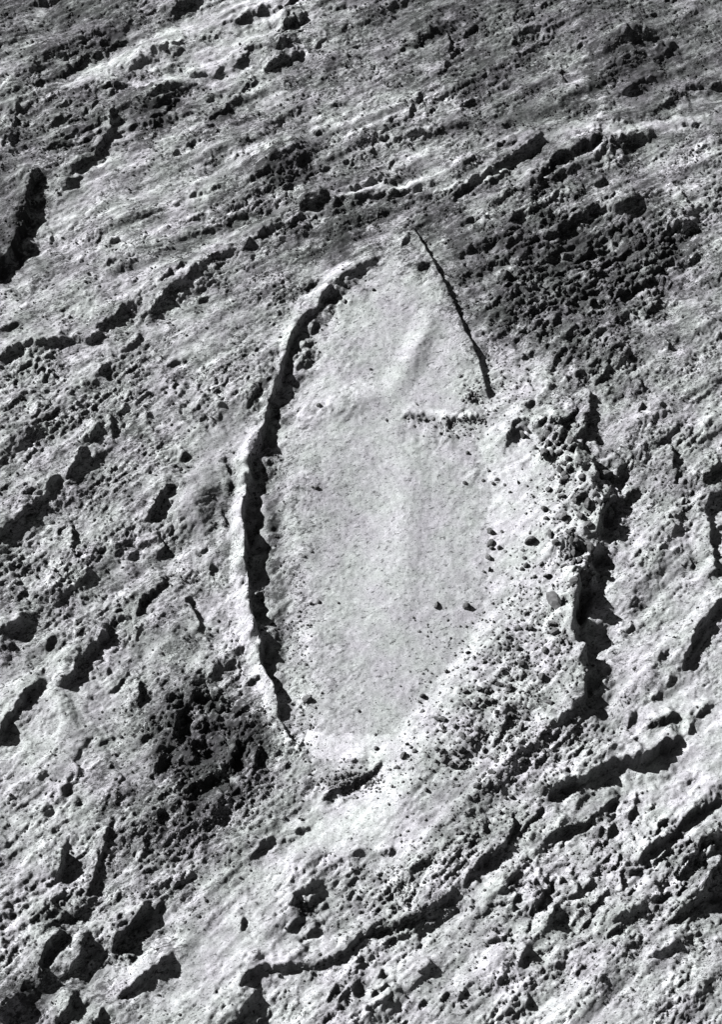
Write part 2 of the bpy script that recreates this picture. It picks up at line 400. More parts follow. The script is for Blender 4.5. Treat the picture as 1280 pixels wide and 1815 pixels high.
 (1.1, [(1120, 1635), (1130, 1615), (1150, 1600)]), (.9, [(1165, 1668), (1190, 1660)]),
 # bottom centre
 (1.8, [(516, 1606), (528, 1582), (552, 1572), (570, 1556)]), (1.4, [(506, 1655), (522, 1636), (545, 1628)]), (1.4, [(528, 1664), (574, 1648)]),
 (1.9, [(422, 1756), (438, 1726), (460, 1712), (500, 1708), (545, 1712)]), (1.8, [(540, 1716), (580, 1705), (612, 1690), (640, 1665), (682, 1645), (740, 1630), (772, 1605), (818, 1586)]),
 (.9, [(615, 1703), (660, 1682), (700, 1660), (760, 1640), (815, 1608)]), (1.8, [(388, 1824), (428, 1802), (444, 1772), (462, 1742)]), (1.0, [(424, 1654), (430, 1636), (441, 1628)]),
 (1.2, [(575, 1780), (590, 1750), (598, 1735)]), (1.2, [(600, 1772), (625, 1745), (636, 1735)]), (1.1, [(606, 1745), (630, 1722), (645, 1712)]), (1.2, [(655, 1755), (672, 1730), (680, 1710)]), (1.0, [(670, 1795), (692, 1755), (705, 1740)]),
 (1.0, [(650, 1800), (660, 1780)]), (.9, [(740, 1720), (770, 1705)]), (.8, [(775, 1775), (792, 1755)]), (1.2, [(452, 1818), (468, 1798)]), (1.1, [(485, 1808), (515, 1790), (545, 1785)]), (.9, [(740, 1785), (755, 1770)]),
 (.9, [(425, 1585), (440, 1562)]), (.7, [(625, 1592), (648, 1588)]), (.8, [(670, 1520), (700, 1505)]), (.9, [(715, 1545), (750, 1528), (775, 1518)]), (.7, [(612, 1520), (655, 1502)]), (.7, [(710, 1610), (730, 1595)]),
 (.8, [(650, 1560), (680, 1545)]), (1.1, [(835, 1620), (850, 1600)]), (.9, [(820, 1500), (845, 1480)]), (.9, [(820, 1450), (840, 1430)]),
 # left
 (1.4, [(-12, 638), (20, 620), (45, 608), (70, 605), (100, 608), (150, 602), (190, 592)]), (1.6, [(165, 586), (198, 568), (218, 548), (214, 528)]), (1.3, [(250, 560), (290, 530), (320, 500), (350, 475), (390, 452), (424, 438)]),
 (1.2, [(418, 442), (470, 410), (520, 395), (548, 374)]), (.9, [(272, 503), (300, 485), (338, 463)]), (.8, [(212, 620), (240, 600), (249, 582)]), (.9, [(187, 638), (178, 665), (158, 692)]), (.5, [(298, 647), (342, 629)]),
 (.7, [(140, 698), (135, 740), (146, 762)]), (.8, [(152, 732), (184, 712)]), (1.0, [(192, 725), (194, 760), (202, 792)]), (.8, [(215, 540), (255, 535)]), (.7, [(190, 430), (215, 422)]), (.7, [(130, 465), (170, 462), (210, 460)]),
 (2.0, [(-20, 962), (30, 925), (50, 900), (80, 875), (106, 842)]), (1.7, [(106, 858), (130, 830), (145, 805), (152, 785)]), (1.4, [(122, 922), (130, 960), (130, 1005)]), (1.9, [(256, 934), (272, 900), (288, 875), (302, 864), (330, 852)]),
 (1.4, [(272, 945), (283, 970), (290, 998)]), (2.0, [(232, 1098), (258, 1065), (284, 1040), (302, 1028)]), (2.1, [(-8, 1330), (8, 1278), (30, 1250), (60, 1220), (90, 1208)]),
 (2.2, [(90, 1216), (130, 1195), (136, 1175), (165, 1155), (184, 1130), (188, 1098)]), (1.9, [(-15, 1125), (30, 1110), (58, 1098)]), (1.3, [(25, 1065), (50, 1043)]), (.7, [(325, 1060), (342, 1090), (362, 1130), (376, 1165)]),
 (1.2, [(318, 812), (334, 804)]), (1.7, [(243, 1200), (246, 1230), (249, 1262)]), (.9, [(166, 1328), (190, 1310), (207, 1298)]), (1.1, [(125, 1352), (146, 1366)]), (1.0, [(75, 1165), (85, 1140), (100, 1132)]),
 (.9, [(215, 965), (240, 950)]), (.9, [(225, 990), (250, 980)]), (.8, [(165, 885), (195, 872)]), (.8, [(90, 945), (115, 930)]), (1.0, [(330, 1070), (345, 1060)]), (.9, [(365, 1010), (380, 1000)]), (.9, [(130, 1065), (150, 1075)]),
 (.9, [(350, 745), (365, 735)]), (.9, [(315, 700), (340, 685)]), (.9, [(310, 720), (330, 712)]), (.9, [(255, 740), (275, 728)]), (.8, [(370, 680), (395, 665)]), (.8, [(300, 690), (315, 675)]),
 (1.2, [(470, 690), (482, 650), (490, 610)]), (.9, [(400, 800), (405, 840), (402, 880)]), (.8, [(395, 905), (400, 940)]), (.9, [(425, 740), (450, 705), (462, 680)]),
 # lower left
 (1.1, [(108, 1432), (114, 1402), (132, 1384)]), (1.3, [(196, 1455), (190, 1490), (176, 1530), (152, 1600)]), (2.0, [(92, 1562), (108, 1540), (112, 1512), (102, 1505)]), (1.6, [(96, 1632), (128, 1620), (152, 1628)]), (1.5, [(-10, 1628), (28, 1618)]),
 (2.2, [(58, 1736), (75, 1700), (95, 1675), (126, 1652)]), (1.9, [(116, 1730), (146, 1695), (152, 1652)]), (2.5, [(194, 1688), (230, 1645), (270, 1600)]), (1.8, [(200, 1774), (235, 1745), (260, 1725), (315, 1686)]),
 (1.7, [(92, 1818), (118, 1792), (138, 1750)]), (1.4, [(172, 1822), (184, 1786)]), (1.9, [(-10, 1815), (16, 1785), (40, 1762)]), (1.2, [(30, 1755), (55, 1735)]), (1.0, [(190, 1605), (220, 1590)]), (1.0, [(265, 1620), (290, 1600)]),
 (.9, [(235, 1510), (260, 1500)]), (.9, [(280, 1575), (300, 1560)]), (.8, [(215, 1430), (240, 1415)]), (.9, [(70, 1450), (90, 1430)]), (1.3, [(300, 1320), (310, 1290), (312, 1260)]), (1.3, [(340, 1340), (352, 1310)]), (1.4, [(400, 1380), (415, 1340), (420, 1300)]),
 (1.4, [(270, 1380), (285, 1340), (300, 1325)]), (1.3, [(440, 1390), (455, 1350), (460, 1310)]), (1.2, [(360, 1290), (400, 1285), (440, 1290)]), (1.3, [(370, 1400), (385, 1370)]), (1.2, [(380, 1460), (400, 1430)]), (1.1, [(320, 1440), (350, 1425)]),
 (1.0, [(270, 1460), (290, 1435)]), (.9, [(190, 1360), (205, 1340)]), (1.0, [(205, 1395), (220, 1370)]), (1.0, [(330, 1250), (350, 1235), (380, 1240)]), (1.0, [(385, 1260), (420, 1255)]), (.9, [(375, 1200), (385, 1170)]),
 (.9, [(240, 1540), (285, 1530), (330, 1510)]), (.9, [(300, 1590), (320, 1560), (350, 1545)]),
 # foot of the mound and plateau details
 (.55, [(575, 1346), (610, 1348), (668, 1345)]), (.8, [(562, 1422), (600, 1400), (640, 1375), (682, 1346)]), (.6, [(580, 1372), (612, 1372), (640, 1362)]), (1.1, [(704, 736), (735, 741), (768, 748)]), (1.0, [(766, 750), (790, 760), (816, 778)]),
 (1.0, [(824, 712), (838, 694), (850, 692)]), (.8, [(828, 745), (846, 742)]), (1.0, [(522, 660), (540, 630), (555, 612)]), (1.0, [(545, 600), (560, 575), (580, 560)]), (.9, [(570, 545), (590, 520), (612, 508)]),
 (.8, [(505, 1365), (520, 1355)]), (.6, [(480, 1490), (540, 1480)]), (.7, [(450, 1500), (500, 1475), (560, 1465)]), (1.0, [(455, 830), (472, 850)]), (.9, [(462, 780), (478, 800)]),
]
D = np.zeros_like(B)
bmod = np.clip(0.95 + 0.7 * fbm(GX, GY, 3.0, 2, 59), 0.5, 1.4)
smod = np.clip(0.9 + 1.9 * fbm(GX, GY, 2.6, 2, 57), 0.1, 1.5)
Uf, Vf = Uw + 4 * fbm(GX, GY, 0.9, 1, 51), Vw + 4 * fbm(GX, GY, 0.9, 1, 53)
for d, pts in S:
    scarp(D, Uf, Vf, pts, d * (1.0 if d < 1.25 else 1.22), mod=(smod if d < 1.25 else bmod), wd=4.0)
mrng = np.random.RandomState(19)
gR = np.array([[int(c) for c in r.split()] for r in ROUGH], float)
for _ in range(520):                       # the many smaller banks of the slumped ground
    u, v = mrng.rand() * 1280, mrng.rand() * 1815
    rg = gR[min(int(v / 80), 22), min(int(u / 80), 15)]
    if rg < 3.5 or mrng.rand() > rg / 8:
        continue
    an = R((14 if v < 560 else 34) + mrng.normal(0, 18)); ln = 8 + 26 * mrng.rand() ** 1.6
    kx, ky = math.cos(an) * ln, -math.sin(an) * ln
    j = mrng.normal(0, 4, 2)
    scarp(D, Uf, Vf, [(u - kx, v - ky), (u + j[0], v + j[1]), (u + kx, v + ky)], .35 + .6 * mrng.rand() ** 1.5, mod=smod)
H = B + D

# ------------------------------------------------------------------ pale, smoother bands that run through the slopes
def streak(pts, hw, val, k):
    wn = window(U, V, pts, hw * 2)
    s_, t_, tot = poly_dist(Uw[wn], Vw[wn], pts)
    m = (1 - sstep(hw * .4, hw, np.abs(s_))) * sstep(0, .1, t_) * sstep(0, .1, 1 - t_) * k
    bands.append((wn, m, val))
    clear[wn] = np.maximum(clear[wn], m)
clear = np.zeros_like(B)
bands = []
for pts, hw, val, k in [
    ([(90, 155), (160, 140), (200, 138), (240, 150), (290, 141), (390, 143)], 8, .40, .9), ([(120, 140), (250, 98), (330, 50), (420, 22), (540, -20)], 22, .38, .8),
    ([(270, 110), (340, 100), (430, 60), (500, 25)], 16, .37, .7), ([(0, 500), (100, 392), (150, 330), (190, 262), (215, 190)], 34, .34, .7), ([(285, 395), (340, 350), (400, 302), (450, 266), (485, 245)], 13, .39, .8),
    ([(585, 348), (640, 333), (750, 328), (800, 300)], 9, .42, .8), ([(700, 338), (790, 335), (850, 315), (930, 275), (985, 240)], 9, .33, .8), ([(940, 262), (1000, 235), (1080, 228), (1180, 222), (1300, 200)], 15, .36, .9),
    ([(1170, 205), (1230, 182), (1300, 165)], 8, .30, .7), ([(820, 320), (880, 280), (960, 235)], 7, .25, .7), ([(240, 560), (310, 490), (390, 430), (480, 395)], 9, .28, .7), ([(0, 620), (60, 595), (190, 580)], 10, .27, .6),
    ([(300, 640), (360, 600), (440, 555), (500, 545)], 22, .32, .7), ([(345, 980), (335, 900), (370, 800), (440, 700)], 30, .25, .7), ([(1080, 1330), (1180, 1400), (1270, 1330)], 40, .40, .6), ([(1225, 1330), (1255, 1270), (1290, 1230)], 16, .42, .7),
    ([(1000, 1460), (1110, 1385), (1220, 1320)], 14, .42, .7), ([(840, 1560), (930, 1500), (980, 1470)], 12, .42, .7), ([(330, 1780), (400, 1660), (470, 1570), (500, 1560)], 42, .35, .7), ([(640, 1720), (720, 1670), (830, 1620), (900, 1560)], 16, .42, .7),
    ([(40, 1330), (120, 1260), (220, 1210)], 40, .38, .6), ([(920, 1720), (1010, 1690), (1090, 1710)], 14, .42, .6), ([(1090, 1250), (1150, 1270), (1230, 1210)], 14, .42, .6), ([(1225, 1070), (1180, 1000), (1235, 880)], 12, .40, .6),
    ([(866, 730), (868, 800), (884, 900), (884, 1000), (862, 1080)], 17, .43, .85), ([(690, 1318), (735, 1268), (778, 1222), (822, 1160), (856, 1090)], 13, .44, .85), ([(450, 1500), (520, 1470), (560, 1490)], 25, .38, .5), ([(u - (13 if v > 600 else 8), v - (0 if v > 600 else 7)) for u, v in RIM], 16, .44, .6), ([(900, 760), (915, 850), (915, 950), (890, 1040)], 34, .41, .8)]:  # rim and lip bands paint their sunlit faces paler
    streak(pts, hw, val, k)

# ------------------------------------------------------------------ roughness of the slumped ground
TONGUE = [(705, 1350), (735, 1362), (722, 1412), (690, 1452), (640, 1488), (572, 1516), (552, 1484), (556, 1455), (600, 1428), (645, 1398)]
calm = np.maximum(.7 * clear, .85 * (inside(U, V, TONGUE) | inside(U, V, END)))
sm = np.clip(rough, 0, 1) ** 1.3 * (1 - calm)
amp = 1 - .42 * sstep(640, 480, V) * sstep(1290, 500, U + .3 * (V - 100)) - .22 * sstep(640, 480, V) - .15 * sstep(1250, 1450, V)
al1, ac1 = rot(GX, GY, 43)
al2, ac2 = rot(GX, GY, 28)
top = sstep(640, 380, V) * sstep(-200, 300, U + (600 - V))
top = np.clip(top, 0, 1)
def aniso(al, ac, lam, stretch, seed, o=3):
    return fbm(al / stretch, ac, lam, o, seed, 0.55)
n1 = aniso(al1, ac1, 4.2, 2.3, 61) * (1 - top) + aniso(al2, ac2, 4.0, 2.6, 63) * top
n2 = fbm(GX, GY, 2.3, 3, 71, 0.6)
ridg = np.abs(fbm(GX + 1.2 * n1, GY, 3.0, 2, 81))
patch = 0.35 + 1.25 * np.clip(1.6 * fbm(fl1 / 2.2, fc1, 8.0, 3, 91) + 0.35, 0, 1.2)
H += sm * patch * (0.75 * n1 + 0.35 * n2 + 0.4 * ridg)
# clods: lumps with crisp edges, three sizes
def clod(lam, seed, st, amp, lo=-.06, hi=.12):
    a = fbm(al1 / st, ac1, lam, 2, seed, .6) * (1 - top) + fbm(al2 / st, ac2, lam, 2, seed + 1, .6) * top
    return amp * sstep(lo, hi, a)
def crease(lam, seed, st, dep, wd):
    a = fbm(al1 / st, ac1, lam, 2, seed, .55) * (1 - top) + fbm(al2 / st, ac2, lam, 2, seed + 1, .55) * top
    m = sstep(-.12, .2, fbm(GX, GY, lam * 2.2, 2, seed + 7))
    return -dep * np.exp(-(a / wd) ** 2) * m
H += sm * amp * patch * (clod(4.2, 201, 2.8, .34, -.04, .05) + clod(1.7, 205, 2.6, .24, -.04, .06) + clod(0.9, 209, 2.2, .30, -.08, .1) + clod(.6, 213, 1.5, .23, -.1, .1))
dz = blob(U, V, 372, 1330, 125, 160, -10, .45)
H += dz * (clod(2.6, 271, 1.2, .85, -.03, .05) + crease(2.2, 281, 1.2, .8, .06))
dz = blob(U, V, 1050, 470, 230, 140, 0, .4)
H += dz * (clod(2.8, 275, 2.4, .6, -.03, .05) + crease(2.4, 285, 2.2, .6, .06))
dz = blob(U, V, 100, 720, 160, 120, 0, .3)
H += dz * crease(1.8, 291, 1.3, .55, .07)
fib = fbm(fl1 / 8, fc1, 1.5, 2, 261) * (1 - ftop) + fbm(fl2 / 8, fc2, 1.5, 2, 263) * ftop
in_pl = inside(U, V, PLATEAU)
H += .42 * np.where(in_pl, .25 * sm, np.sqrt(sm)) * fib
H += sm * patch * (crease(3.0, 231, 2.0, .62, .05) + crease(1.6, 241, 2.0, .50, .07) + crease(.95, 251, 1.8, .34, .1))
# terracettes: slow climb, sharp drop towards the lower right
def terr(lam, deg, seed, amp, brk):
    a, c = rot(GX, GY, deg)
    t = -c / lam + 1.1 * fbm(GX, GY, 5.5, 2, seed) + 0.35 * fbm(GX, GY, 1.6, 2, seed + 5)
    f = t - np.floor(t)
    saw = np.where(f < 0.82, f / 0.82, (1 - f) / 0.18) - 0.5
    br = sstep(brk, brk + 0.25, fbm(a / 1.8, c, 3.2, 2, seed + 9))
    return amp * saw * br
tm = lambda *a: blob(U, V, *a)
m_lr = np.clip(tm(1190, 1520, 190, 170, -35, .3) + tm(960, 1620, 160, 130, -30, .2) + tm(640, 1755, 110, 70, -30, .2), 0, 1)
m_ll = np.clip(tm(60, 720, 150, 150, 0, .3) + tm(150, 230, 110, 90, 0, .3) + tm(300, 200, 80, 70, 0, .2) + 0.7 * tm(180, 1520, 240, 280, 0, .2), 0, 1)
m_ur = np.clip(tm(1040, 480, 260, 150, 0, .4) + 0.8 * tm(1020, 640, 70, 90, 0, .2) + tm(1210, 900, 70, 110, 0, .2) + .6 * tm(700, 1580, 150, 80, 0, .2), 0, 1)
H += m_lr * terr(4.2, 36, 101, 1.6, -0.14)
H += m_ll * terr(3.0, 28, 111, 0.85, -0.15)
H += m_ur * terr(3.6, 14, 121, 1.15, -0.15)
H += sm * 0.8 * terr(3.4, 30, 131, 0.55, 0.02) * (1 - top) + sm * 0.8 * terr(3.0, 14, 135, 0.55, 0.02) * top
# the smooth plateau: fine hummocks only
H += (1 - sm) * (0.11 * fbm(GX, GY, 1.0, 2, 141) + 0.10 * fbm(GX, GY, 7.0, 2, 143))
H += 0.05 * fbm(GX, GY, 0.7, 1, 151) * (0.4 + sm)

# ------------------------------------------------------------------ surface tone (soil, gravel, scrub cover, some painted sun and shade)
LV = np.array([.03, .06, .105, .165, .235, .31, .345, .375, .41, .43])
alb_n = np.clip(alb + 1.5 * fbm(GX, GY, 6.0, 3, 161) * (0.35 + sm), 0, 9)
tone = np.interp(alb_n, np.arange(10), LV)
def bright(poly_or_blob, val, k=1.0):
    global tone
    tone = tone * (1 - k * poly_or_blob) + val * k * poly_or_blob
soft = lambda p, wob=1.0: inside(U + wob * wu, V + wob * wv, p).astype(float)
bright(soft(PLATEAU, .8), .31, .6)
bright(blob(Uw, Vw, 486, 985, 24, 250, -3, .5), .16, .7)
bright(soft(RIMBAND, .6), .43, .9)  # sunlight on the outer flank painted into the tone
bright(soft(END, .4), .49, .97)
bright(blob(Uw, Vw, 520, 1400, 45, 70, 20, .4), .27, .7)
bright(blob(Uw, Vw, 640, 1545, 120, 38, -15, .3), .26, .6)
bright(blob(Uw, Vw, 810, 1435, 120, 75, -35, .4), .26, .7)
bright(soft(TONGUE, .6), .48, .97)
bright(blob(Uw, Vw, 908, 890, 62, 135, -8, .3), .42, .9)
bright(blob(Uw, Vw, 775, 1215, 12, 150, 36, .3), .42, .7)  # lip facing the sun, its light painted in as a paler tone
bright(blob(Uw, Vw, 800, 735, 70, 11, 2, .4), .54, .9)
bright(blob(Uw, Vw, 640, 700, 130, 45, -20, .1), .47, .7)
bright(blob(Uw, Vw, 735, 610, 22, 80, 25, .1), .47, .7)
bright(blob(Uw, Vw, 712, 950, 40, 200, 3, .1), .45, .7)
bright(blob(Uw, Vw, 540, 1080, 24, 230, -3, .2), .47, .7)  # rise beside the trench, painted paler as if catching the sun
bright(blob(Uw, Vw, 1068, 190, 14, 36, 0, .2), .5, .8)
bright(blob(Uw, Vw, 785, 172, 24, 18, 0, .3), .45, .7)
bright(soft(TRACK, .3), .28, .8)
bright(blob(Uw, Vw, 190, 142, 60, 8, 10, .2), .42, .8)
bright(blob(Uw, Vw, 660, 336, 70, 6, -5, .2), .4, .7)
bright(blob(Uw, Vw, 180, 340, 34, 130, 35, .2), .30, .6)
bright(blob(Uw, Vw, 385, 70, 130, 22, -18, .3), .33, .7)
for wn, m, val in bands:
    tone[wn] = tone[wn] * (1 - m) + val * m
tone *= 1 + (.75 + .5 * ftop) * (fbm(fl1 / 6, fc1, 2.4, 3, 163) * (1 - ftop) + fbm(fl2 / 6, fc2, 2.0, 3, 165) * ftop) * np.where(in_pl, .12, np.sqrt(np.clip(rough, 0, 1)))
scrub_shade = np.zeros_like(tone)
# dark patches: scrub, with shade of hollows and banks painted in
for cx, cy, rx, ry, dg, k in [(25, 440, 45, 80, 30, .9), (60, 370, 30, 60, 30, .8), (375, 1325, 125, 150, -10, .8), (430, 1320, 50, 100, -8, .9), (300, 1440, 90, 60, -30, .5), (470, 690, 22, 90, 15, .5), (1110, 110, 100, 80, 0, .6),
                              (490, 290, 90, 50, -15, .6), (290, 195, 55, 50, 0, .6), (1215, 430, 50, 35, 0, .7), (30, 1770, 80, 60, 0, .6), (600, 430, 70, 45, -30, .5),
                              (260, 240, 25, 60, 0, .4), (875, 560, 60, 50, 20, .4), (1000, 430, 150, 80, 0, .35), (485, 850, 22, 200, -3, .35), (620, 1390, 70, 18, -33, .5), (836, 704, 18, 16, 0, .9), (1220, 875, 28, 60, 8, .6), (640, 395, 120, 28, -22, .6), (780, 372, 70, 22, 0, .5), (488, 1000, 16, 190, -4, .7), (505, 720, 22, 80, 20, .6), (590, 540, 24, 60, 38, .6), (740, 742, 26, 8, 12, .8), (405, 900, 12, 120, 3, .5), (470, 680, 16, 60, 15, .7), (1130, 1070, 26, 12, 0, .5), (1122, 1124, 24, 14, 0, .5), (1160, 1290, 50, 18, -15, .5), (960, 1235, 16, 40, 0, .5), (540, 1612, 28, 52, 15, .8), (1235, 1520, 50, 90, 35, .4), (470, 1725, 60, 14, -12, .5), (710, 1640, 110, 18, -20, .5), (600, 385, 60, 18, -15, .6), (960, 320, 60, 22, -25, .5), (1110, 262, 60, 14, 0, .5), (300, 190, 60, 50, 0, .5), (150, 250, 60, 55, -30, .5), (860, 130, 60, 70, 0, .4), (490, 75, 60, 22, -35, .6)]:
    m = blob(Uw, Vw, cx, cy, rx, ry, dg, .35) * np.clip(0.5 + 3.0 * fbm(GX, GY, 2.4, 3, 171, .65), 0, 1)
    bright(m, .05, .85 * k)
    scrub_shade = np.maximum(scrub_shade, m * k)
tone *= 1 + (.2 + .55 * np.sqrt(sm)) * fbm(al1 / 1.8, ac1, 1.5, 4, 181, .7)
tone = np.clip(tone, .03, .62)
# share of dark tufts growing through the soil
tuft = np.clip((7.2 - alb) / 3.6, 0, 1) * (0.45 + 0.55 * np.sqrt(sm)) * np.clip(.85 + 1.2 * fbm(GX, GY, 5.0, 3, 177), .2, 1.4) * (1 - .8 * clear) + 1.1 * scrub_shade

# ------------------------------------------------------------------ materials
def mat_ground(name):
    m = bpy.data.materials.new(name)
    m.use_nodes = True
    t = m.node_tree
    t.nodes.clear()
    L = t.links.new
    n = lambda k: t.nodes.new('ShaderNode' + k)
    o, p = n('OutputMaterial'), n('BsdfPrincipled')
    L(p.outputs[0], o.inputs[0])
    p.inputs['Roughness'].default_value = 0.95
    p.inputs['Specular IOR Level'].default_value = 0.05
    tc = n('TexCoord')
    at = n('Attribute'); at.attribute_name = 'tone'
    tu = n('Attribute'); tu.attribute_name = 'tuft'
    def noise(sc, det, rgh=.6):
        q = n('TexNoise'); q.inputs['Scale'].default_value = sc; q.inputs['Detail'].default_value = det; q.inputs['Roughness'].default_value = rgh
        L(tc.outputs['Object'], q.inputs['Vector']); return q
    def math_(op, a, b=None, c=None):
        q = n('Math'); q.operation = op
        for i, k in enumerate((a, b, c)):
            if k is None: continue
            if isinstance(k, (int, float)): q.inputs[i].default_value = k
            else: L(k, q.inputs[i])
        return q.outputs[0]
    g1, g2, g3, g4 = noise(3.6, 4, .8), noise(.9, 3, .6), noise(1.5, 3, .75), noise(3.4, 3, .75)
    mp = n('Mapping'); mp.vector_type = 'TEXTURE'; mp.inputs['Rotation'].default_value = (0, 0, R(26)); mp.inputs['Scale'].default_value = (1.9, 1, 1)
    L(tc.outputs['Object'], mp.inputs['Vector']); L(mp.outputs[0], g3.inputs['Vector']); L(mp.outputs[0], g4.inputs['Vector'])
    v = math_('MULTIPLY', math_('MULTIPLY_ADD', g1.outputs[0], 1.5, .25), math_('MULTIPLY_ADD', g2.outputs[0], .5, .75))
    col = math_('MULTIPLY', at.outputs['Fac'], v)
    # tufts
    th = math_('SUBTRACT', .60, math_('MULTIPLY', tu.outputs['Fac'], .135))
    for gk in (g3, g4):
        mk = n('MapRange'); mk.inputs['To Min'].default_value = 0; mk.inputs['To Max'].default_value = .75
        L(gk.outputs[0], mk.inputs['Value']); L(th, mk.inputs['From Min']); L(math_('ADD', th, .05), mk.inputs['From Max'])
        inv = math_('SUBTRACT', 1.0, mk.outputs[0])
        col = math_('ADD', math_('MULTIPLY', col, inv), math_('MULTIPLY', mk.outputs[0], .04))
    # faint tint of an aged print-like grey: cool soil, a little greenish or purplish by place
    hue = noise(.12, 2, .6)
    rp = n('ValToRGB')
    rp.color_ramp.elements[0].position = .35; rp.color_ramp.elements[0].color = (.935, .985, .985, 1)
    rp.color_ramp.elements[1].position = .65; rp.color_ramp.elements[1].color = (.965, .955, 1.03, 1)
    L(hue.outputs[0], rp.inputs[0])
    mx = n('VectorMath'); mx.operation = 'SCALE'
    L(rp.outputs[0], mx.inputs[0]); L(col, mx.inputs['Scale'])
    L(mx.outputs[0], p.inputs['Base Color'])
    bp = n('Bump'); bp.inputs['Strength'].default_value = .55; bp.inputs['Distance'].default_value = .12
    b1 = noise(4.5, 4, .7)
    L(b1.outputs[0], bp.inputs['Height']); L(bp.outputs[0], p.inputs['Normal'])
    return m

def mat_plain(name, lo, hi, scale, tint=(.98, .99, 1.02)):
    m = bpy.data.materials.new(name)
    m.use_nodes = True
    t = m.node_tree
    p = t.nodes['Principled BSDF']
    p.inputs['Roughness'].default_value = .92
    p.inputs['Specular IOR Level'].default_value = .15
    tc = t.nodes.new('ShaderNodeTexCoord')
    q = t.nodes.new('ShaderNodeTexNoise'); q.inputs['Scale'].default_value = scale; q.inputs['Detail'].default_value = 4
    r = t.nodes.new('ShaderNodeValToRGB')
    r.color_ramp.elements[0].position = .3; r.color_ramp.elements[0].color = tuple(lo * c for c in tint) + (1,)
    r.color_ramp.elements[1].position = .7; r.color_ramp.elements[1].color = tuple(hi * c for c in tint) + (1,)
    t.links.new(tc.outputs['Object'], q.inputs['Vector'])
    t.links.new(q.outputs[0], r.inputs[0])
    t.links.new(r.outputs[0], p.inputs['Base Color'])
    b = t.nodes.new('ShaderNodeBump'); b.inputs['Strength'].default_value = .5; b.inputs['Distance'].default_value = .08
    t.links.new(q.outputs[0], b.inputs['Height']); t.links.new(b.outputs[0], p.inputs['Normal'])
    return m
M_GROUND = mat_ground('dry_soil')
M_ROCK = mat_plain('weathered_rock', .06, .17, 2.5)
M_RUBBLE = mat_plain('loose_rubble', .06, .24, 1.3)
M_SCRUB = mat_plain('scrub_leaves', .035, .075, 6.0)

# ------------------------------------------------------------------ build the sheet, split into ground and mound pieces
NYa, NXa = len(ys_all), len(xs_all)
def expand(A):
    return np.pad(A, NS, mode='edge')
FX, FY = np.meshgrid(xs_all, ys_all)
far = np.maximum(np.maximum(X0 - FX, FX - xs[-1]), np.maximum(Y0 - FY, FY - ys[-1]))
fade = 1 - sstep(0, 40, far)
HZ = expand(H) * fade + (1 - fade) * (14 * fbm(FX, FY, 420, 3, 191) + 1.2 * fbm(FX, FY, 40, 2, 193))
TONE, TUFT = expand(tone), expand(tuft)
PU, PV = expand(U), expand(V)
reg = np.zeros((NYa - 1, NXa - 1), np.int8)
cu = (PU[:-1, :-1] + PU[1:, 1:]) / 2 + .0
cv = (PV[:-1, :-1] + PV[1:, 1:]) / 2
inner = np.zeros_like(reg, bool); inner[NS:-NS, NS:-NS] = True
for rid, poly in ((6, TRACK), (3, SCREE), (4, END), (2, PLATEAU), (5, TRENCH), (1, RIMBAND)):
    reg[inside(cu, cv, poly) & inner] = rid
VERT = np.stack([FX, FY, HZ], -1).reshape(-1, 3).astype(np.float32)
idx = np.arange(NYa * NXa).reshape(NYa, NXa)
Q = np.stack([idx[:-1, :-1], idx[:-1, 1:], idx[1:, 1:], idx[1:, :-1]], -1)

def link(name, me, mat, parent=None):
    o = bpy.data.objects.new(name, me)
    COL.objects.link(o)
    if mat: me.materials.append(mat)
    if parent: o.parent = parent
    return o

def sheet(name, rid, origin=(0, 0, 0)):
    q = Q[reg == rid]
    used, invx = np.unique(q.ravel(), return_inverse=True)
    v = VERT[used] - np.array(origin, np.float32)
    me = bpy.data.meshes.new(name)
    nf = len(q)
    me.vertices.add(len(v)); me.vertices.foreach_set('co', v.ravel())
    me.loops.add(nf * 4); me.loops.foreach_set('vertex_index', invx.astype(np.int32))
    me.polygons.add(nf)
    me.polygons.foreach_set('loop_start', np.arange(nf, dtype=np.int32) * 4)
    me.polygons.foreach_set('use_smooth', np.ones(nf, bool))
    me.update(calc_edges=True)
    for an, A in (('tone', TONE), ('tuft', TUFT)):
        a = me.attributes.new(an, 'FLOAT', 'POINT')
        a.data.foreach_set('value', A.ravel()[used].astype(np.float32))
    return me

def tag(o, label, cat, group=None):
    o['label'] = label; o['category'] = cat
    if group: o['group'] = group

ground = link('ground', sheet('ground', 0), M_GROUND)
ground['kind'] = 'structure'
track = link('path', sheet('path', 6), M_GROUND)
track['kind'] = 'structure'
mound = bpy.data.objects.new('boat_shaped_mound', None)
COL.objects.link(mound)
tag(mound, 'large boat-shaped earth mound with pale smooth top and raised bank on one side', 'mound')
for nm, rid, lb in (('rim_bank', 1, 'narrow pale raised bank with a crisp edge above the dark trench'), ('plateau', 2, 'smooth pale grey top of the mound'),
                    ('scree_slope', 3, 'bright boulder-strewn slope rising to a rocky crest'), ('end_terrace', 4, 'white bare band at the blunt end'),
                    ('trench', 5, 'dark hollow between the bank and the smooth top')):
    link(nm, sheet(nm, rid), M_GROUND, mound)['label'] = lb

# ------------------------------------------------------------------ boulders
def h_at(x, y):
    i = np.clip((x - X0) / DX, 0, NXg - 1.01); j = np.clip((y - Y0) / DY, 0, NYg - 1.01)
    i0, j0 = int(i), int(j); a, b = i - i0, j - j0
    return (H[j0, i0] * (1 - a) + H[j0, i0 + 1] * a) * (1 - b) + (H[j0 + 1, i0] * (1 - a) + H[j0 + 1, i0 + 1] * a) * b
def on_ground(u, v):
    z = 0.0
    for _ in range(8):
        x, y = to_ground(u, v, z)
        z = 0.5 * z + 0.5 * h_at(x, y)
    return x, y, h_at(x, y)

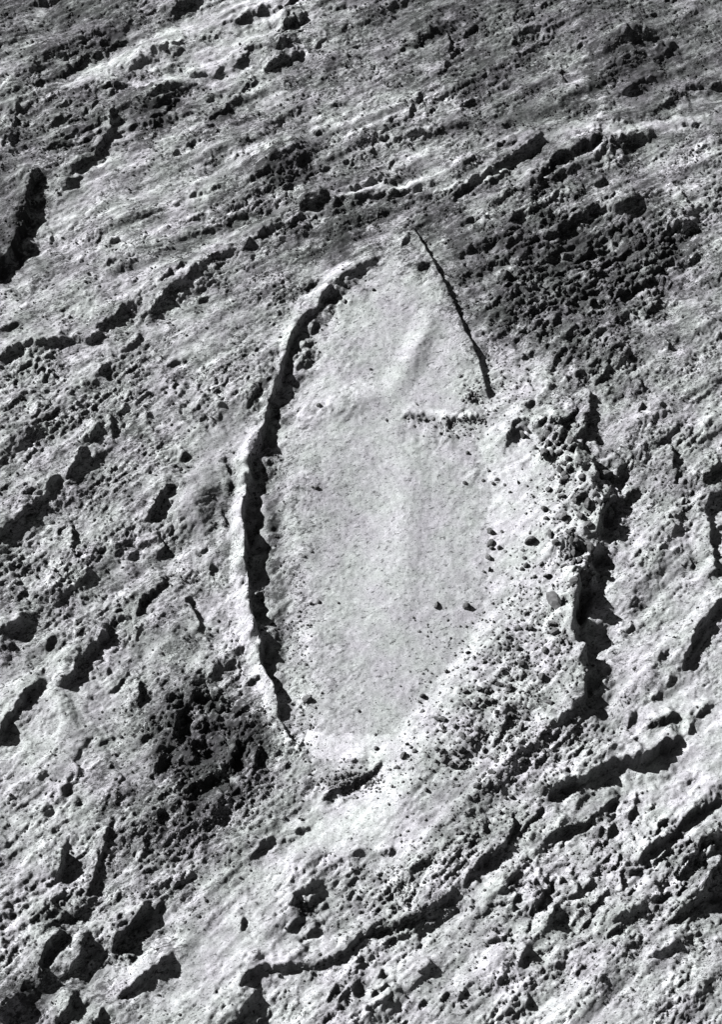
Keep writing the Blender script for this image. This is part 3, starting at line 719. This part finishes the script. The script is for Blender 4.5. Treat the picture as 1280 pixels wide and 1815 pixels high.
rng = np.random.RandomState(3)
def ico(sub=1):
    import bmesh
    bm = bmesh.new()
    bmesh.ops.create_icosphere(bm, subdivisions=sub, radius=1.0)
    v = np.array([a.co[:] for a in bm.verts]); f = [[b.index for b in a.verts] for a in bm.faces]
    bm.free()
    return v, f
V2, F2 = ico(2)
V1, F1 = ico(1)
def rock_verts(v, r, cuts=9):
    v = v.copy() * (1 + .12 * r.randn(len(v), 1).clip(-1.5, 1.5))
    for _ in range(cuts):                                    # fracture planes
        n = r.randn(3); n /= np.linalg.norm(n)
        d = .52 + .3 * r.rand()
        k = v @ n - d
        v -= np.outer(np.clip(k, 0, None), n)
    return v * np.array([1.0, .6 + .35 * r.rand(), .55 + .4 * r.rand()])
rock_meshes = []
for k in range(10):
    v = rock_verts(V2 if k < 6 else V1, np.random.RandomState(50 + k), 12)
    v[:, 2] += .25
    me = bpy.data.meshes.new('boulder')
    me.from_pydata(v.tolist(), [], F2 if k < 6 else F1)
    me.materials.append(M_ROCK)
    rock_meshes.append(me)

SIZED = {
    'boulders heaped along the rocky crest': [('beside the ribbed gullies', lambda u, v: v < 800), ('on the outward bulge', lambda u, v: v < 940), ('above the black drop', lambda u, v: True)],
    'boulders scattered on the bright scree slope': [('near its bare white patch', lambda u, v: v < 1030), ('below the biggest block', lambda u, v: v < 1170 and u > 870),
        ('by the plateau lip', lambda u, v: u < 800), ('in the dense dark cluster', lambda u, v: u < 885 and v < 1262), ('at its lower edge', lambda u, v: v > 1262), ('beside the furrowed drop', lambda u, v: True)],
    'boulders in the rubble fan below the mound': [('near the white tongue', lambda u, v: u < 800), ('beside the curved gully', lambda u, v: v > 1360), ('under the scree', lambda u, v: True)],
}
def boulder(u, v, px, label, group=None, name='boulder', kind=None):
    x, y, z = on_ground(u, v)
    k = rng.randint(6) if px > 9 else rng.randint(10)
    o = bpy.data.objects.new(name, rock_meshes[k])
    COL.objects.link(o)
    r = px / 15.0                                            # the dark marks in the photograph are the rock's shaded side only
    o.location = (x, y, z - .12 * r)
    o.rotation_euler = (rng.uniform(-.3, .3), rng.uniform(-.3, .3), rng.uniform(0, 6.28))
    o.scale = (r * rng.uniform(.85, 1.15), r * rng.uniform(.85, 1.15), r * rng.uniform(1.1, 1.9))
    if group in SIZED:
        size = 'large ' if px > 12 else 'middle-sized ' if px > 8.5 else 'small '
        where = next(t for t, f in SIZED[group] if f(u, v))
        label = size + label + ', ' + where
    tag(o, label, 'boulder', group)
    return o

G_PL = 'small dark stones lying on the smooth plateau'
L_PL = 'small dark stone lying alone on the pale smooth top of the mound'
for (u, v, px) in [(657, 655, 6), (566, 720, 9), (685, 745, 6), (824, 857, 9), (828, 803, 7), (560, 864, 9), (553, 863, 6), (565, 1068, 8), (551, 1070, 7),
                   (774, 1073, 12), (600, 1068, 5), (553, 978, 6), (664, 515, 6), (740, 718, 5), (611, 535, 8), (636, 1260, 6), (530, 1093, 6)]:
    boulder(u, v, px, L_PL, G_PL)
boulder(830, 1078, 14, 'largest dark angular boulder on the smooth plateau beside the lower lip')
boulder(543, 1240, 17, 'big dark pointed boulder at the narrow end of the trench')
boulder(987, 1066, 30, 'biggest blocky boulder beside the black shaded drop of the crest')
boulder(943, 960, 18, 'large pointed boulder standing alone on the bright upper scree')
boulder(1068, 842, 26, 'great dark block perched on the crest top above the ribbed gully')
G_LINE = 'cluster of dark boulders at the plateau edge'
for (u, v, px) in [(870, 943, 13), (868, 965, 14), (866, 988, 12), (885, 972, 9), (873, 973, 8), (890, 943, 7), (868, 1010, 7), (858, 1013, 6)]:
    boulder(u, v, px, 'dark boulder in the loose line where plateau meets bright scree', G_LINE)
G_SC = 'boulders scattered on the bright scree slope'
L_SC = 'dark angular boulder on the bright scree'
SCB = [(1000, 918, 16), (967, 905, 12), (968, 918, 10), (992, 870, 10), (977, 948, 13), (985, 962, 12), (1018, 967, 12), (1012, 940, 10), (928, 975, 7), (930, 990, 8), (932, 1003, 9), (925, 1008, 7),
       (972, 1022, 12), (947, 1023, 8), (898, 1115, 7), (932, 1087, 7), (936, 1114, 10), (940, 1112, 11), (920, 1115, 10), (900, 1128, 9), (983, 1120, 16), (980, 1105, 12), (967, 1151, 13), (990, 1155, 12),
       (918, 1150, 10), (898, 1150, 9), (926, 1178, 12), (884, 1172, 8), (960, 1202, 14), (905, 1220, 14), (885, 1215, 11), (850, 1222, 13), (862, 1227, 10), (847, 1240, 12), (825, 1225, 10), (832, 1248, 12),
       (842, 1252, 10), (820, 1250, 9), (862, 1243, 11), (873, 1243, 11), (902, 1220, 12), (876, 1208, 8), (820, 1305, 14), (786, 1275, 12), (775, 1275, 9), (846, 1292, 10), (806, 1288, 8), (815, 1329, 11), (783, 1333, 10),
       (774, 1327, 8), (735, 1330, 7), (752, 1235, 10), (745, 1245, 7), (749, 1262, 8), (792, 1190, 8), (830, 1157, 8), (838, 1185, 7), (705, 1360, 7), (722, 1320, 6), (735, 1333, 6), (860, 1330, 9), (825, 1352, 9),
       (880, 1350, 11), (895, 1240, 9), (905, 1205, 9), (925, 1290, 13), (930, 1275, 10), (975, 1245, 12), (1000, 1120, 9), (995, 1135, 10), (860, 1175, 8), (890, 1187, 8), (870, 1225, 9), (880, 1262, 8), (900, 1250, 8),
       (960, 1000, 8), (1000, 1005, 9), (1015, 1000, 10), (1010, 985, 8), (905, 872, 6), (920, 855, 6), (935, 862, 5), (945, 880, 6), (867, 835, 6), (880, 850, 7), (875, 858, 7), (856, 852, 6), (895, 860, 6)]
for (u, v, px) in SCB:
    boulder(u, v, px, L_SC, G_SC)
G_CR = 'boulders heaped along the rocky crest'
L_CR = 'boulder in the rocky crest rubble'
crest = np.array([(955, 765), (1000, 790), (1035, 830), (1045, 880), (1048, 930), (1040, 975), (1035, 1010), (1030, 1040)], float)
for k in range(95):
    t = rng.rand() * (len(crest) - 1.001); i = int(t)
    p = crest[i] + (crest[i + 1] - crest[i]) * (t - i)
    boulder(p[0] + rng.normal(-12, 20), p[1] + rng.normal(0, 12), 6 + 12 * rng.rand() ** 2, L_CR, G_CR)
G_FT = 'boulders in the rubble fan below the mound'
L_FT = 'boulder in the rubble fan below the mound'
for k in range(70):
    u, v = rng.normal(850, 75), rng.normal(1345, 62)
    if inside(np.array([u]), np.array([v]), SCREE)[0] and v < 1290: v += 60
    boulder(u, v, 5 + 8 * rng.rand() ** 2, L_FT, G_FT)

# small stones nobody could count
def stuff_mesh(name, items, base_v, base_f, mat, flat=1.0, var=6):
    vs = [rock_verts(base_v, np.random.RandomState(300 + k), 6) for k in range(var)]
    bf = np.array(base_f); nv = len(base_v)
    AV, AF = [], []
    for i, (x, y, z, r) in enumerate(items):
        a = rng.uniform(0, 6.28); c, s = math.cos(a), math.sin(a)
        q = vs[i % var] * r
        AV.append(np.stack([q[:, 0] * c - q[:, 1] * s + x, q[:, 0] * s + q[:, 1] * c + y, q[:, 2] * flat + z + .15 * r], -1))
        AF.append(bf + i * nv)
    AV, AF = np.concatenate(AV).astype(np.float32), np.concatenate(AF).astype(np.int32)
    me = bpy.data.meshes.new(name)
    me.vertices.add(len(AV)); me.vertices.foreach_set('co', AV.ravel())
    me.loops.add(AF.size); me.loops.foreach_set('vertex_index', AF.ravel())
    me.polygons.add(len(AF)); me.polygons.foreach_set('loop_start', np.arange(len(AF), dtype=np.int32) * 3)
    me.update(calc_edges=True)
    return link(name, me, mat)
items = []
ZONES = [(900, 1200, 110, 90, 900), (850, 1330, 110, 70, 700), (995, 890, 50, 110, 480), (700, 1570, 110, 60, 350), (860, 1480, 90, 60, 350), (960, 1080, 60, 80, 400), (520, 1290, 40, 50, 160),
         (530, 1130, 18, 110, 160), (880, 700, 60, 50, 250), (1120, 880, 80, 60, 250), (640, 1380, 50, 25, 200), (800, 755, 50, 14, 110), (900, 1700, 250, 80, 500), (300, 1450, 150, 120, 500), (1100, 1560, 140, 110, 400)]
for cx, cy, su_, sv_, n in ZONES:
    for _ in range(n):
        u, v = rng.normal(cx, su_ * .7), rng.normal(cy, sv_ * .7)
        x, y, z = on_ground(u, v)
        items.append((x, y, z, .10 + .28 * rng.rand() ** 2.2))
for cx, cy, su_, sv_, n in [(735, 743, 26, 5, 16), (812, 770, 22, 8, 14), (838, 703, 14, 12, 40), (845, 747, 12, 6, 14), (615, 1388, 60, 16, 120)]:
    for _ in range(n):
        x, y, z = on_ground(rng.normal(cx, su_ * .6), rng.normal(cy, sv_ * .6))
        items.append((x, y, z, .16 + .34 * rng.rand() ** 1.6))
rub = stuff_mesh('rubble', items, V1, F1, M_RUBBLE)
rub['kind'] = 'stuff'
tag(rub, 'loose grey stones strewn over the scree and slumped ground', 'rubble')

# low dark bushes and tufts growing thickly over the slopes
wgt = np.clip(tuft + .25 * sm, 0, 1.6) ** 1.5 * np.clip(fbm(GX, GY, 3.0, 3, 221) + .12, 0, 1) * (1 - clear)
wgt[inside(U, V, PLATEAU)] *= .06
vis = (U > -30) & (U < 1310) & (V > -30) & (V < 1845)
cum = np.cumsum((wgt * vis).ravel()); cum /= cum[-1]
pick = np.searchsorted(cum, rng.rand(14000))
items = []
for q in pick:
    j, i = divmod(int(q), NXg)
    x, y = xs[i] + rng.uniform(-.1, .1), ys[j] + rng.uniform(-.1, .1)
    items.append((x, y, h_at(x, y) - .03, .12 + .30 * rng.rand() ** 2.5))
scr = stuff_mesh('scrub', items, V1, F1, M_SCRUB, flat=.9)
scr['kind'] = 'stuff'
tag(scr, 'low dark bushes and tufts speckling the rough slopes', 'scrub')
